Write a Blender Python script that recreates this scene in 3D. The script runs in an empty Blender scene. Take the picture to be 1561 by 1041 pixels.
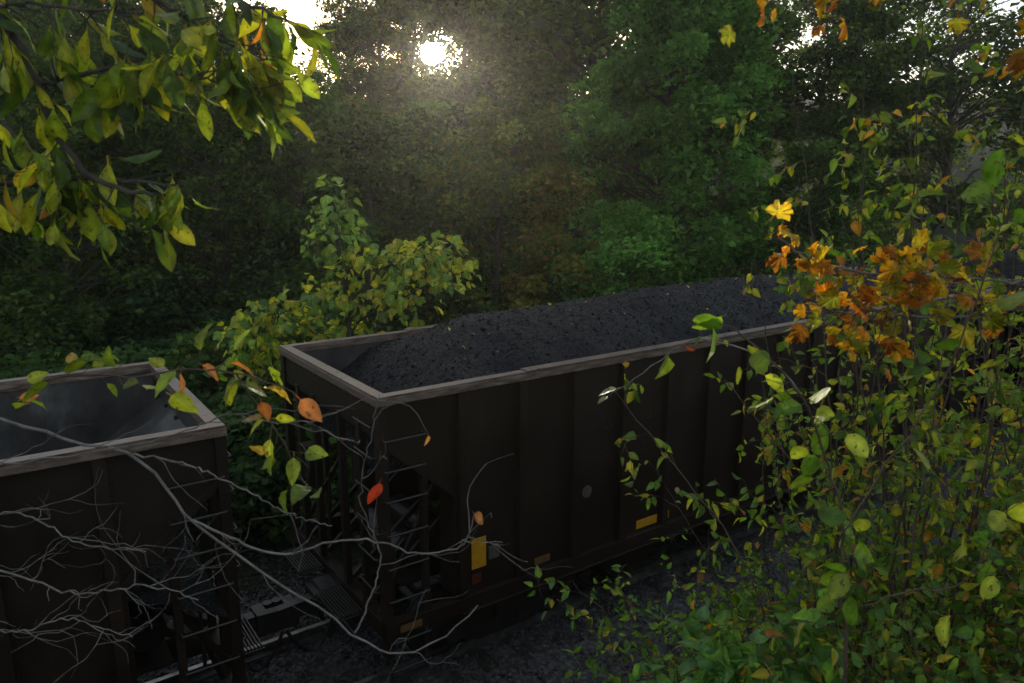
import bpy, math, random
import numpy as np
from mathutils import Vector, Matrix
rng = np.random.default_rng(11)
random.seed(5)
scene = bpy.context.scene
COL = scene.collection

# ------------------------------------------------------------------ frame
DU = np.array([0.818, 0.5755]); DU = DU/np.linalg.norm(DU)
DV = np.array([-DU[1], DU[0]])
OR = np.array([-2.337, 8.825])
ANG = math.atan2(DU[1], DU[0])
def uv_of(x, y):
    return ((x-OR[0])*DU[0]+(y-OR[1])*DU[1], (x-OR[0])*DV[0]+(y-OR[1])*DV[1])
def xy_of(u, v):
    return (OR[0]+u*DU[0]+v*DV[0], OR[1]+u*DU[1]+v*DV[1])
def sm(t):
    t = np.clip(t, 0, 1); return t*t*(3-2*t)
def gz(x, y):
    x = np.asarray(x, float); y = np.asarray(y, float)
    u, v = uv_of(x, y)
    z = -0.6 + 0*x
    hill = np.minimum(np.maximum(y-22, 0), 150)*0.17
    z = z + hill*sm((v-5)/22)
    z = z + np.where(v < -3, np.minimum((-3-v)*0.8, 5.0), 0)
    wob = 0.25*np.sin(x*0.35+1.3)*np.cos(y*0.31)+0.10*np.sin(x*1.3+y*0.9)+0.05*np.sin(x*3.1-y*2.3)
    z = z + wob*sm((np.abs(v)-3.0)/2.5)
    return z

# ------------------------------------------------------------------ mesh builder
class MB:
    def __init__(s):
        s.v=[]; s.l=[]; s.s=[]; s.m=[]; s.c=[]; s.n=0
    def add(s, V, F, mat=0, col=(0.5,0.5,0.5)):
        V = np.asarray(V, float).reshape(-1,3)
        s.v.append(V)
        c = np.asarray(col, float)
        if c.ndim == 1: c = np.tile(c, (len(V),1))
        s.c.append(c)
        if isinstance(F, np.ndarray):
            s.l.append((F+s.n).ravel()); s.s.append(np.full(len(F), F.shape[1])); s.m.append(np.full(len(F), mat))
        else:
            for f in F:
                s.l.append(np.array(f)+s.n)
            s.s.append(np.array([len(f) for f in F])); s.m.append(np.full(len(F), mat))
        s.n += len(V)
    def box(s, a, b, mat=0):
        x0,y0,z0 = a; x1,y1,z1 = b
        V = [(x0,y0,z0),(x1,y0,z0),(x1,y1,z0),(x0,y1,z0),(x0,y0,z1),(x1,y0,z1),(x1,y1,z1),(x0,y1,z1)]
        F = np.array([(0,3,2,1),(4,5,6,7),(0,1,5,4),(1,2,6,5),(2,3,7,6),(3,0,4,7)])
        s.add(V, F, mat)
    def prism(s, poly, v0, v1, mat=0):
        n = len(poly)
        V = [(p[0],v0,p[1]) for p in poly]+[(p[0],v1,p[1]) for p in poly]
        F = [tuple(range(n)), tuple(range(2*n-1, n-1, -1))]
        for i in range(n):
            j=(i+1)%n
            F.append((j,i,i+n,j+n))
        s.add(V, F, mat)
    def beam(s, p, q, w, h, mat=0):
        p=np.array(p,float); q=np.array(q,float); d=q-p; d/=np.linalg.norm(d)
        up=np.array([0,0,1.0]) if abs(d[2])<0.95 else np.array([1.0,0,0])
        a=np.cross(d,up); a/=np.linalg.norm(a); b=np.cross(a,d)
        V=[]
        for c in (p,q):
            for sa,sb in ((-1,-1),(1,-1),(1,1),(-1,1)):
                V.append(c+a*sa*w/2+b*sb*h/2)
        s.add(V, np.array([(0,3,2,1),(4,5,6,7),(0,1,5,4),(1,2,6,5),(2,3,7,6),(3,0,4,7)]), mat)
    def tube(s, P, R, n=6, mat=0, col=(0.5,0.5,0.5), cap=True):
        P=np.asarray(P,float); R=np.asarray(R,float)
        if R.ndim==0: R=np.full(len(P), float(R))
        T=np.gradient(P,axis=0); T/= (np.linalg.norm(T,axis=1,keepdims=True)+1e-9)
        ref=np.array([0.31,0.17,0.93]) if abs(T[0][2])<0.8 else np.array([0.9,0.3,0.1])
        A=np.cross(T,ref); A/=(np.linalg.norm(A,axis=1,keepdims=True)+1e-9)
        B=np.cross(T,A)
        th=np.arange(n)*2*math.pi/n
        V=P[:,None,:]+R[:,None,None]*(np.cos(th)[None,:,None]*A[:,None,:]+np.sin(th)[None,:,None]*B[:,None,:])
        k=len(P)
        F=[]
        for i in range(k-1):
            for j in range(n):
                F.append((i*n+j,i*n+(j+1)%n,(i+1)*n+(j+1)%n,(i+1)*n+j))
        s.add(V.reshape(-1,3), np.array(F), mat, col)
        if cap and n>=6:
            s.add(V[0], [tuple(range(n))], mat, col); s.add(V[-1], [tuple(range(n))], mat, col)
    def leaves(s, tmpl, pos, axis, nrm, size, col, mat=0):
        TV, TF, TC = tmpl
        pos=np.asarray(pos,float); N=len(pos)
        if N==0: return
        x=axis/(np.linalg.norm(axis,axis=1,keepdims=True)+1e-9)
        n=nrm-(nrm*x).sum(1,keepdims=True)*x
        n/=(np.linalg.norm(n,axis=1,keepdims=True)+1e-9)
        y=np.cross(n,x)
        size=np.asarray(size,float).reshape(-1,1,1)
        wv=rng.uniform(0.8,1.15,(N,1,1)); cv=rng.uniform(0.3,1.9,(N,1,1))
        V=pos[:,None,:]+size*(TV[None,:,0:1]*x[:,None,:]+wv*TV[None,:,1:2]*y[:,None,:]+cv*TV[None,:,2:3]*n[:,None,:])
        F=(TF[None,:,:]+(np.arange(N)*len(TV))[:,None,None]).reshape(-1,TF.shape[1])
        C=np.asarray(col)[:,None,:]*TC[None,:,:]
        s.add(V.reshape(-1,3), F, mat, C.reshape(-1,3))
    def build(s, name, mats, parent=None, smooth=False, mw=None, bevel=0):
        me=bpy.data.meshes.new(name)
        V=np.concatenate(s.v); L=np.concatenate(s.l).astype(np.int32); S=np.concatenate(s.s).astype(np.int32)
        M=np.concatenate(s.m).astype(np.int32); C=np.concatenate(s.c)
        me.vertices.add(len(V)); me.vertices.foreach_set("co", V.astype(np.float32).ravel())
        me.loops.add(len(L)); me.loops.foreach_set("vertex_index", L)
        me.polygons.add(len(S))
        st=np.concatenate([[0],np.cumsum(S)[:-1]]).astype(np.int32)
        me.polygons.foreach_set("loop_start", st)
        me.polygons.foreach_set("material_index", M)
        me.polygons.foreach_set("use_smooth", np.full(len(S), smooth))
        me.update(calc_edges=True)
        at=me.attributes.new("Col",'FLOAT_COLOR','POINT')
        at.data.foreach_set("color", np.concatenate([C,np.ones((len(C),1))],1).astype(np.float32).ravel())
        for m in mats: me.materials.append(m)
        me.validate()
        ob=bpy.data.objects.new(name, me); COL.objects.link(ob)
        if parent: ob.parent=parent
        if mw is not None: ob.matrix_world=mw
        if bevel:
            md=ob.modifiers.new("bev",'BEVEL'); md.width=bevel; md.segments=1; md.limit_method='ANGLE'
        return ob

def empty(name, loc=(0,0,0), rotz=0):
    e=bpy.data.objects.new(name,None); COL.objects.link(e); e.location=loc; e.rotation_euler=(0,0,rotz); e.empty_display_size=0.3
    return e

# ------------------------------------------------------------------ materials
def mat_new(name):
    m=bpy.data.materials.new(name); m.use_nodes=True
    nt=m.node_tree; nt.nodes.clear()
    out=nt.nodes.new("ShaderNodeOutputMaterial")
    return m, nt, out
def ramp_mat(name, stops, scale=4, detail=6, rough=0.7, spec=0.3, metal=0, bump=0.3, bscale=40, vscale=(1,1,1), bdist=0.01, rvar=0.0, streak=None):
    m,nt,out=mat_new(name); N=nt.nodes; L=nt.links
    p=N.new("ShaderNodeBsdfPrincipled"); p.inputs["Roughness"].default_value=rough
    p.inputs["Specular IOR Level"].default_value=spec; p.inputs["Metallic"].default_value=metal
    tc=N.new("ShaderNodeTexCoord"); mp=N.new("ShaderNodeMapping"); mp.inputs["Scale"].default_value=vscale
    L.new(tc.outputs["Object"], mp.inputs[0])
    no=N.new("ShaderNodeTexNoise"); no.inputs["Scale"].default_value=scale; no.inputs["Detail"].default_value=detail
    no.inputs["Roughness"].default_value=0.62
    L.new(mp.outputs[0], no.inputs["Vector"])
    r=N.new("ShaderNodeValToRGB"); els=r.color_ramp.elements
    while len(els)<len(stops): els.new(0.5)
    for e,(pos,c) in zip(els,stops): e.position=pos; e.color=(*c,1)
    L.new(no.outputs["Fac"], r.inputs[0]); co=r.outputs[0]
    if streak is not None:     # soft rust runs / dust stains
        m2=N.new("ShaderNodeMapping"); m2.inputs["Scale"].default_value=(4,4,1.1); L.new(tc.outputs["Object"],m2.inputs[0])
        ns=N.new("ShaderNodeTexNoise"); ns.inputs["Scale"].default_value=1.3; ns.inputs["Detail"].default_value=8; ns.inputs["Roughness"].default_value=0.7; L.new(m2.outputs[0],ns.inputs["Vector"])
        ms=N.new("ShaderNodeMapRange"); ms.inputs[1].default_value=0.52; ms.inputs[2].default_value=0.75; ms.inputs[3].default_value=0; ms.inputs[4].default_value=0.6
        L.new(ns.outputs["Fac"],ms.inputs[0])
        mm=N.new("ShaderNodeMix"); mm.data_type='RGBA'; L.new(ms.outputs[0],mm.inputs[0]); L.new(co,mm.inputs[6]); mm.inputs[7].default_value=(*streak,1); co=mm.outputs[2]
    L.new(co, p.inputs["Base Color"])
    n2=N.new("ShaderNodeTexNoise"); n2.inputs["Scale"].default_value=bscale; n2.inputs["Detail"].default_value=5
    L.new(tc.outputs["Object"], n2.inputs["Vector"])
    b=N.new("ShaderNodeBump"); b.inputs["Strength"].default_value=bump; b.inputs["Distance"].default_value=bdist
    L.new(n2.outputs["Fac"], b.inputs["Height"]); L.new(b.outputs[0], p.inputs["Normal"])
    if rvar:
        mr=N.new("ShaderNodeMapRange"); mr.inputs[3].default_value=rough-rvar; mr.inputs[4].default_value=rough+rvar
        mr.inputs[1].default_value=0.3; mr.inputs[2].default_value=0.7
        L.new(no.outputs["Fac"], mr.inputs[0]); L.new(mr.outputs[0], p.inputs["Roughness"])
    L.new(p.outputs[0], out.inputs[0])
    return m
def leaf_mat(name, transl=0.45, gloss=0.35, rough=0.45, nscale=30, spots=0.0, tgain=(1.5,1.4,0.8), simple=False):
    m,nt,out=mat_new(name); N=nt.nodes; L=nt.links
    a=N.new("ShaderNodeAttribute"); a.attribute_name="Col"
    colout=a.outputs["Color"]
    if not simple:
        tc=N.new("ShaderNodeTexCoord")
        no=N.new("ShaderNodeTexNoise"); no.inputs["Scale"].default_value=nscale; no.inputs["Detail"].default_value=4
        L.new(tc.outputs["Object"], no.inputs["Vector"])
        mr=N.new("ShaderNodeMapRange"); mr.inputs[1].default_value=0.3; mr.inputs[2].default_value=0.7; mr.inputs[3].default_value=0.65; mr.inputs[4].default_value=1.35
        L.new(no.outputs["Fac"], mr.inputs[0])
        mx=N.new("ShaderNodeVectorMath"); mx.operation='SCALE'
        L.new(a.outputs["Color"], mx.inputs[0]); L.new(mr.outputs[0], mx.inputs["Scale"])
        colout=mx.outputs[0]
    if spots>0:
        n3=N.new("ShaderNodeTexNoise"); n3.inputs["Scale"].default_value=nscale*2.3; n3.inputs["Detail"].default_value=3
        L.new(tc.outputs["Object"], n3.inputs["Vector"])
        m3=N.new("ShaderNodeMapRange"); m3.inputs[1].default_value=0.60; m3.inputs[2].default_value=0.68; m3.inputs[3].default_value=0; m3.inputs[4].default_value=spots
        L.new(n3.outputs["Fac"], m3.inputs[0])
        mm=N.new("ShaderNodeMix"); mm.data_type='RGBA'
        L.new(m3.outputs[0], mm.inputs[0]); L.new(colout, mm.inputs[6]); mm.inputs[7].default_value=(0.06,0.025,0.008,1)
        colout=mm.outputs[2]
    if simple:
        p=N.new("ShaderNodeBsdfDiffuse"); L.new(colout,p.inputs[0])
    else:
        p=N.new("ShaderNodeBsdfPrincipled"); p.inputs["Roughness"].default_value=rough; p.inputs["Specular IOR Level"].default_value=gloss
        L.new(colout, p.inputs["Base Color"])
    t=N.new("ShaderNodeBsdfTranslucent")
    g=N.new("ShaderNodeVectorMath"); g.operation='MULTIPLY'; g.inputs[1].default_value=tgain
    L.new(colout, g.inputs[0]); L.new(g.outputs[0], t.inputs[0])
    mix=N.new("ShaderNodeMixShader"); mix.inputs[0].default_value=transl
    L.new(p.outputs[0], mix.inputs[1]); L.new(t.outputs[0], mix.inputs[2]); L.new(mix.outputs[0], out.inputs[0])
    return m

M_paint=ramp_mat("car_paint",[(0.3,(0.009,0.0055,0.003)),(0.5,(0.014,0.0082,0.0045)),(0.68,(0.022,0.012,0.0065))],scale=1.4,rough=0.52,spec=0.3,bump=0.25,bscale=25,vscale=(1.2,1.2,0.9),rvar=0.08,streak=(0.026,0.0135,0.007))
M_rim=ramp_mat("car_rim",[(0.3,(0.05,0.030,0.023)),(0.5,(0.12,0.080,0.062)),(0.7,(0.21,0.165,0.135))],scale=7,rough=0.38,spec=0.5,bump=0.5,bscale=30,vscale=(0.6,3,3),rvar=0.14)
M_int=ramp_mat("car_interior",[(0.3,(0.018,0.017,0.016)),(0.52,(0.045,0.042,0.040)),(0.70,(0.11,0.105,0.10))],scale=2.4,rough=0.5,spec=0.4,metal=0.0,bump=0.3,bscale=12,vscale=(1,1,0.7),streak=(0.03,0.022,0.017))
M_steel=ramp_mat("dark_steel",[(0.3,(0.009,0.007,0.006)),(0.7,(0.024,0.018,0.014))],scale=8,rough=0.45,spec=0.5,bump=0.3)
M_yel=ramp_mat("yellow_tape",[(0.3,(0.44,0.20,0.010)),(0.7,(0.58,0.29,0.015))],scale=14,rough=0.4,bump=0.05)
M_yel2=ramp_mat("dull_tape",[(0.3,(0.11,0.055,0.018)),(0.7,(0.16,0.09,0.03))],scale=14,rough=0.5,bump=0.05)
M_red=ramp_mat("red_mark",[(0.3,(0.07,0.012,0.008)),(0.7,(0.12,0.022,0.012))],scale=14,rough=0.5,bump=0.05)
M_lab=ramp_mat("label_plate",[(0.3,(0.055,0.05,0.036)),(0.7,(0.10,0.09,0.065))],scale=20,rough=0.5,bump=0.05)
M_let=ramp_mat("faded_lettering",[(0.35,(0.014,0.009,0.006)),(0.6,(0.036,0.028,0.022))],scale=18,rough=0.6,bump=0.05)
M_coal=ramp_mat("coal",[(0.3,(0.0022,0.0025,0.0034)),(0.58,(0.0046,0.0052,0.0070)),(0.75,(0.016,0.018,0.024))],scale=34,rough=0.55,spec=0.16,bump=0.8,bscale=90,bdist=0.015,rvar=0.25)
M_rail=ramp_mat("rail_steel",[(0.3,(0.10,0.08,0.07)),(0.7,(0.35,0.34,0.34))],scale=5,rough=0.28,metal=0.8,bump=0.1)
M_tie=ramp_mat("tie_wood",[(0.3,(0.02,0.016,0.013)),(0.7,(0.045,0.038,0.033))],scale=6,rough=0.9,vscale=(1,0.2,1),bump=0.6)
M_bal=ramp_mat("ballast",[(0.3,(0.024,0.022,0.021)),(0.5,(0.055,0.052,0.050)),(0.7,(0.14,0.137,0.137))],scale=16,rough=0.85,bump=1.0,bscale=28,bdist=0.03)
M_grd=ramp_mat("forest_soil",[(0.3,(0.012,0.012,0.007)),(0.5,(0.020,0.024,0.010)),(0.7,(0.032,0.042,0.014))],scale=1.3,detail=10,rough=0.95,bump=1.0,bscale=9,bdist=0.08)
M_bark=ramp_mat("bark",[(0.3,(0.025,0.02,0.016)),(0.7,(0.08,0.068,0.055))],scale=5,rough=0.9,bump=0.8,bscale=18,vscale=(3,3,0.6),bdist=0.02)
M_twig=ramp_mat("grey_twig",[(0.3,(0.06,0.052,0.045)),(0.7,(0.19,0.17,0.155))],scale=22,rough=0.65,bump=0.4,bscale=90)
M_stem=ramp_mat("brown_stem",[(0.3,(0.04,0.024,0.016)),(0.7,(0.10,0.065,0.045))],scale=18,rough=0.7,bump=0.3,bscale=90)
M_leafF=leaf_mat("forest_leaf",transl=0.42,simple=True,tgain=(1.6,1.5,0.7))
M_leafN=leaf_mat("near_leaf",transl=0.55,nscale=28,spots=0.8,tgain=(1.75,1.65,0.6))
M_leafS=leaf_mat("shrub_leaf",transl=0.55,nscale=12,spots=0.4,tgain=(1.75,1.65,0.6))

# ------------------------------------------------------------------ leaf templates
def tmpl_card():
    V=np.array([(0,0,0),(0.5,0.34,0.08),(1,0,-0.06),(0.5,-0.34,0.08)],float)
    F=np.array([(0,1,2),(0,2,3)]); return V,F,np.ones((4,3))
def tmpl_leaf(wf, n=5, fold=0.25, curl=0.25, pet=0.18, wave=0.0):
    V=[];C=[];F=[]
    for i in range(n+1):
        t=i/n; w=wf(t); z=-curl*t*t
        wz=wave*math.sin(i*2.3)
        V+= [(t,0,z),(t-0.05*w,w,z+fold*w+wz),(t-0.05*w,-w,z+fold*w-wz)]
        C+= [(1.35,1.3,1.2),(0.92,0.92,0.9),(0.92,0.92,0.9)]
    for i in range(n):
        a=3*i;b=3*(i+1)
        F+=[(a,b,b+1,a+1),(a,a+2,b+2,b)]
    k=len(V)
    V+=[(-pet,0.013,0.03),(-pet,-0.013,0.03),(0.02,-0.016,0.002),(0.02,0.016,0.002)]
    C+=[(1.1,0.7,0.7)]*4
    F+=[(k,k+1,k+2,k+3)]
    return np.array(V,float),np.array(F),np.array(C,float)
def w_obov(t): return max(0.0,0.225*math.sin(math.pi*min(1,t**1.35))**0.8)
def w_round(t): return 0.38*math.sin(math.pi*t**0.9)**0.6 if 0<t<1 else 0.0
def w_ovate(t): return 0.30*math.sin(math.pi*t**0.72)**0.9 if 0<t<1 else 0.0
def w_heart(t): return [0.18,0.44,0.47,0.36,0.2,0.0][min(5,int(round(t*5)))]
T_card=tmpl_card()
T_obov=tmpl_leaf(w_obov,7,0.28,0.20)
T_obov2=tmpl_leaf(w_obov,7,0.1,0.40,wave=0.02)
T_round=tmpl_leaf(w_round,7,0.15,0.15,0.16,wave=0.015)
T_ov=tmpl_leaf(w_ovate,4,0.3,0.3,0.15)
T_ov7=tmpl_leaf(w_ovate,7,0.25,0.25,0.2,wave=0.02)
T_heart=tmpl_leaf(w_heart,5,0.15,0.3,0.3)
def tmpl_maple(seed):
    r0=np.random.default_rng(seed)
    seq=[(0,0.95),(0.16,0.80),(0.26,0.84),(0.42,0.66),(0.60,0.80),(0.80,0.90),(0.95,0.76),(1.15,0.62),(1.38,0.68),(1.62,0.68),(1.95,0.50),(2.5,0.42),(2.9,0.22)]
    ang=[];rad=[]
    for a,r in seq: ang.append(a);rad.append(r*r0.uniform(0.78,1.1))
    for a,r in seq[::-1]:
        if a>0: ang.append(-a);rad.append(r*r0.uniform(0.78,1.1))
    V=[(0.35,0,0.0)];C=[(1.2,1.35,1.2)]
    for i,(a,r) in enumerate(zip(ang,rad)):
        x=0.35+0.65*r*math.cos(a); y=0.66*r*math.sin(a)
        z=-0.34*(x-0.35)**2-0.45*y*y+0.16*math.sin(i*1.9+seed)*r
        V.append((x,y,z)); C.append((0.8,0.55,0.5) if r0.random()<0.5 else (1,0.95,1))
    n=len(ang); F=[(0,1+i,1+(i+1)%n) for i in range(n)]
    k=len(V); V+=[(-0.3,0,0.03),(0.36,0.016,0.002),(0.36,-0.016,0.002)]; C+=[(0.8,0.4,0.4)]*3; F.append((k,k+2,k+1))
    return np.array(V,float),np.array(F),np.array(C,float)
T_maples=[tmpl_maple(k) for k in range(4)]

def runit(n,zb=0.0):
    a=rng.normal(size=(n,3)); a[:,2]+=zb
    return a/np.linalg.norm(a,axis=1,keepdims=True)
def pick(pal,n,wt=None,jit=0.15):
    pal=np.array(pal); i=rng.choice(len(pal),size=n,p=wt)
    return pal[i]*(1+rng.normal(size=(n,1))*jit).clip(0.5,1.6)

# ------------------------------------------------------------------ trees
SUN_EL=math.radians(9.6); SUN_AZ=math.radians(-6.0)
SD=np.array([math.sin(SUN_AZ)*math.cos(SUN_EL), math.cos(SUN_AZ)*math.cos(SUN_EL), math.sin(SUN_EL)])
CV=np.array([-0.1,2.4,6.2])
LAT=np.array([math.cos(SUN_AZ),-math.sin(SUN_AZ),0.0])
UPV=np.cross(LAT,SD)
def sun_dist(W):
    W=W-CV; a=W@LAT; b=W@UPV
    a=np.where(a>0,a/1.2,a)
    return np.hypot(a,b*1.15)
def wobble_path(p,q,n=7,a=0.08):
    p=np.array(p,float);q=np.array(q,float);t=np.linspace(0,1,n)[:,None]
    L=np.linalg.norm(q-p)
    off=rng.normal(size=(n,3))*a*L*0.35; off[0]=0; off[-1]=0
    P=p+(q-p)*t+off; P[:,2]+= (np.sin(t[:,0]*math.pi)*L*0.06)
    return P
def tree_mesh(H,R,base,ncl,per,lsize,pal,wt=None,shape='oval',csize=1.0,carve=False,origin=(0,0,0),droop=0.0,trunk_r=None,tmpl=None,lean=(0,0)):
    mb=MB(); tr=trunk_r or H*0.014
    tp=wobble_path((0,0,-0.4),(lean[0],lean[1],H*0.93),10,0.04)
    mb.tube(tp,np.linspace(tr,tr*0.15,10)*np.array([1.35]+[1]*9),8,1)
    cs=[]
    for i in range(ncl):
        h=rng.random()**0.85; z=base+(H-base)*h
        if shape=='oval': rr=R*(math.sin(math.pi*(0.10+0.86*h))**0.6)
        elif shape=='cone': rr=R*(1-h)**0.65*(0.75 if h<0.1 else 1)+0.3
        else: rr=R*(0.55+0.45*math.sin(math.pi*h))
        r=rr*(0.35+0.65*rng.random()**0.5)*(0.85+0.3*rng.random()); th=rng.random()*2*math.pi
        cs.append((lean[0]*h+r*math.cos(th),lean[1]*h+r*math.sin(th),z))
    cs=np.array(cs)
    for c in cs:
        r=math.hypot(c[0],c[1]); zt=max(base*0.6,c[2]-0.5*r-0.2)
        k=np.interp(zt,tp[:,2],np.arange(10)); p0=np.array([np.interp(k,np.arange(10),tp[:,j]) for j in range(3)])
        rr=tr*0.38*(1-0.7*zt/H)+0.008
        W=wobble_path(p0,c,5,0.12)
        if carve and sun_dist(W+np.array(origin)).min()<1.3: continue
        mb.tube(W,np.linspace(rr,rr*0.25,5),4,1,cap=False)
    for c in cs:
        s=csize*(0.6+0.8*rng.random()); n=int(per*(0.6+0.8*rng.random()))
        d=runit(n); rad=rng.random((n,1))**0.45
        P=c+d*rad*np.array([s,s,s*0.55])
        P[:,2]-=0.25*s*(rad[:,0]**2)
        P+= (rng.normal(size=(n,3))*0.08*s)
        if carve:
            D=sun_dist(P+np.array(origin))
            keep=(D>1.0)&((D>2.3)|(rng.random(n)<0.28)); P=P[keep]; d=d[keep]; n=len(P)
            if n==0: continue
        nr=runit(n,0.9); ax=runit(n); ax[:,2]=ax[:,2]*0.5-droop-0.2; ax+=d[:n]*0.5
        clc=1+rng.normal()*0.30
        mb.leaves(tmpl or T_card,P,ax,nr,lsize*(0.6+0.8*rng.random(n)),pick(pal,n,wt,0.2)*max(0.4,clc),0)
    return mb
G1=[(0.038,0.068,0.022),(0.058,0.095,0.026),(0.085,0.12,0.028),(0.042,0.064,0.026)]
G2=[(0.054,0.105,0.028),(0.066,0.12,0.032),(0.043,0.083,0.026)]
G3=[(0.075,0.115,0.024),(0.095,0.125,0.026),(0.052,0.09,0.024),(0.12,0.115,0.025)]
GB=[(0.032,0.066,0.030),(0.045,0.088,0.036),(0.06,0.105,0.036)]
protos=[]
for i,(H,R,b,ncl,per,ls,pal,sh,cz) in enumerate([
    (16,4.6,2.0,85,115,0.30,G1,'oval',1.15),
    (14,4.0,1.0,75,115,0.28,G2,'oval',1.0),
    (18,4.4,3.5,80,115,0.31,G1,'cyl',1.2),
    (12,3.8,0.6,70,110,0.26,G3,'oval',0.95),
    (15,3.6,1.5,75,115,0.28,G1,'cone',0.98)]):
    mb=tree_mesh(H,R,b,ncl,per,ls,pal,shape=sh,csize=cz)
    ob=mb.build("tree",[M_leafF,M_bark]); protos.append((ob.data,H,R)); bpy.data.objects.remove(ob)
forest=empty("distant_forest")
def sky_lim(x,y):
    px=780+1130*(x/y)*1.04
    if 330<px<=600: return 0.212+0.016*math.sin(px*0.11)
    if px<=330: return 0.28
    return None
cnt=0
rows=[(25,5.2),(31,5.5),(38,6),(47,6.5),(58,7.2),(72,8.5),(90,10)]
for (Y,sp) in rows:
    x=-0.85*Y-4
    while x<0.85*Y+4:
        xx=x+rng.normal()*sp*0.22; yy=Y+rng.normal()*sp*0.35; x+=sp
        u,v=uv_of(xx,yy)
        if v<7.5: continue
        if abs(xx-5.9)<5.5 and yy<30: continue
        if Y>60 and not(-0.65<xx/yy<0.05): continue
        me,H,R=protos[rng.choice(5,p=[0.26,0.2,0.22,0.1,0.22])]
        g=float(gz(xx,yy)); s=0.75+0.5*rng.random()
        if yy<34: s*=0.62+0.2*rng.random()
        lim=sky_lim(xx,yy)
        lat=(np.array([xx,yy,0])-CV)@LAT
        if -5.4<lat<5.8: lim=0.128
        if lim is not None:
            mx=(6.1+lim*yy-g)/H
            if mx<0.25: continue
            s=min(s,mx*(0.9+0.1*rng.random()))
            if Y>=58: s=mx*(0.9+0.1*rng.random())
        else:
            if Y>=47: s=max(s,1.05)
        o=bpy.data.objects.new("forest_tree",me); COL.objects.link(o); o.parent=forest
        o.location=(xx,yy,g-0.1); o.rotation_euler=(rng.normal()*0.03,rng.normal()*0.03,rng.random()*6.28)
        w=s*(0.9+0.25*rng.random()) if s>0.6 else max(s,0.5)*1.1
        o.scale=(w,w,s); cnt+=1
print("forest",cnt)

def single_tree(name,x,y,*a,**k):
    g=float(gz(x,y))-0.1
    if k.get('carve'): k['origin']=(x,y,g)
    mb=tree_mesh(*a,**k)
    ob=mb.build(name,[M_leafF,M_bark]); ob.location=(x,y,g); return ob
single_tree("tall_oak_tree",-2.6,66,21.5,5.2,5,130,180,0.33,G3,csize=1.25,carve=True)
single_tree("tall_oak_tree",-10.2,61,16.5,4.2,4,100,170,0.32,G1,csize=1.15,carve=True)
single_tree("tall_oak_tree",-8.7,67,21.0,4.2,4,110,180,0.33,G3,csize=1.15,carve=True)
single_tree("tall_oak_tree",0.6,55,20.5,4.8,4,125,170,0.32,G1,csize=1.2,carve=True)
single_tree("tall_oak_tree",-3.0,49,17.0,3.6,3,95,170,0.30,G1,csize=1.1,carve=True)
single_tree("tall_oak_tree",-7.2,57,17.5,2.6,8,70,150,0.30,G3,csize=1.0,carve=True)
GM=[(0.070,0.17,0.035),(0.095,0.205,0.045),(0.055,0.13,0.03)]
single_tree("sycamore_tree",6.1,30,14.2,3.9,1.2,150,230,0.25,GM,csize=0.92,shape='oval')
single_tree("young_maple_tree",1.3,22,7.0,1.6,0.8,40,160,0.17,[(0.11,0.12,0.025),(0.13,0.09,0.025),(0.06,0.09,0.022)],csize=0.6,shape='cone')
single_tree("young_maple_tree",3.6,22.5,6.0,2.6,0.4,60,170,0.19,GM,csize=0.7)
single_tree("young_maple_tree",-7.5,27,9.5,2.8,0.6,70,150,0.22,G2,csize=0.9)
single_tree("young_maple_tree",-1.4,25,7.2,2.2,0.3,60,150,0.20,G2,csize=0.8)
single_tree("young_maple_tree",0.4,36,8.5,3.2,0.4,70,150,0.24,G1,csize=1.0)
single_tree("young_maple_tree",-3.0,31,8.0,2.8,0.4,65,150,0.23,G1,csize=0.95)
sh=[]
for i in range(4):
    mb=tree_mesh(1.9+0.3*i,1.5,0.15,42,100,0.13,[GB,G2,GB,G1][i],csize=0.45,shape='cyl',trunk_r=0.03)
    ob=mb.build("shrub",[M_leafF,M_bark]); sh.append(ob.data); bpy.data.objects.remove(ob)
ug=empty("undergrowth_shrubs")
for i in range(250):
    u=rng.uniform(-22,45); v=3.6+abs(rng.normal())*5.5
    if i>110: v=rng.uniform(3.4,6)
    x,y=xy_of(u,v); s=rng.uniform(0.55,1.25)*(1.0 if v>5.5 else 0.75)
    if i>170: x=rng.uniform(-26,-2); y=rng.uniform(13,27)+0.15*abs(x); s=rng.uniform(0.8,1.6)
    uu,vv=uv_of(x,y)
    if y<6 or vv<3.3 or (-5<uu<2 and vv<5.0): continue
    o=bpy.data.objects.new("shrub_clump",sh[rng.integers(4)]); COL.objects.link(o); o.parent=ug
    o.location=(x,y,float(gz(x,y))-0.05); o.scale=(s*1.15,s*1.15,s); o.rotation_euler=(0,0,rng.random()*6.28)

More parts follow.
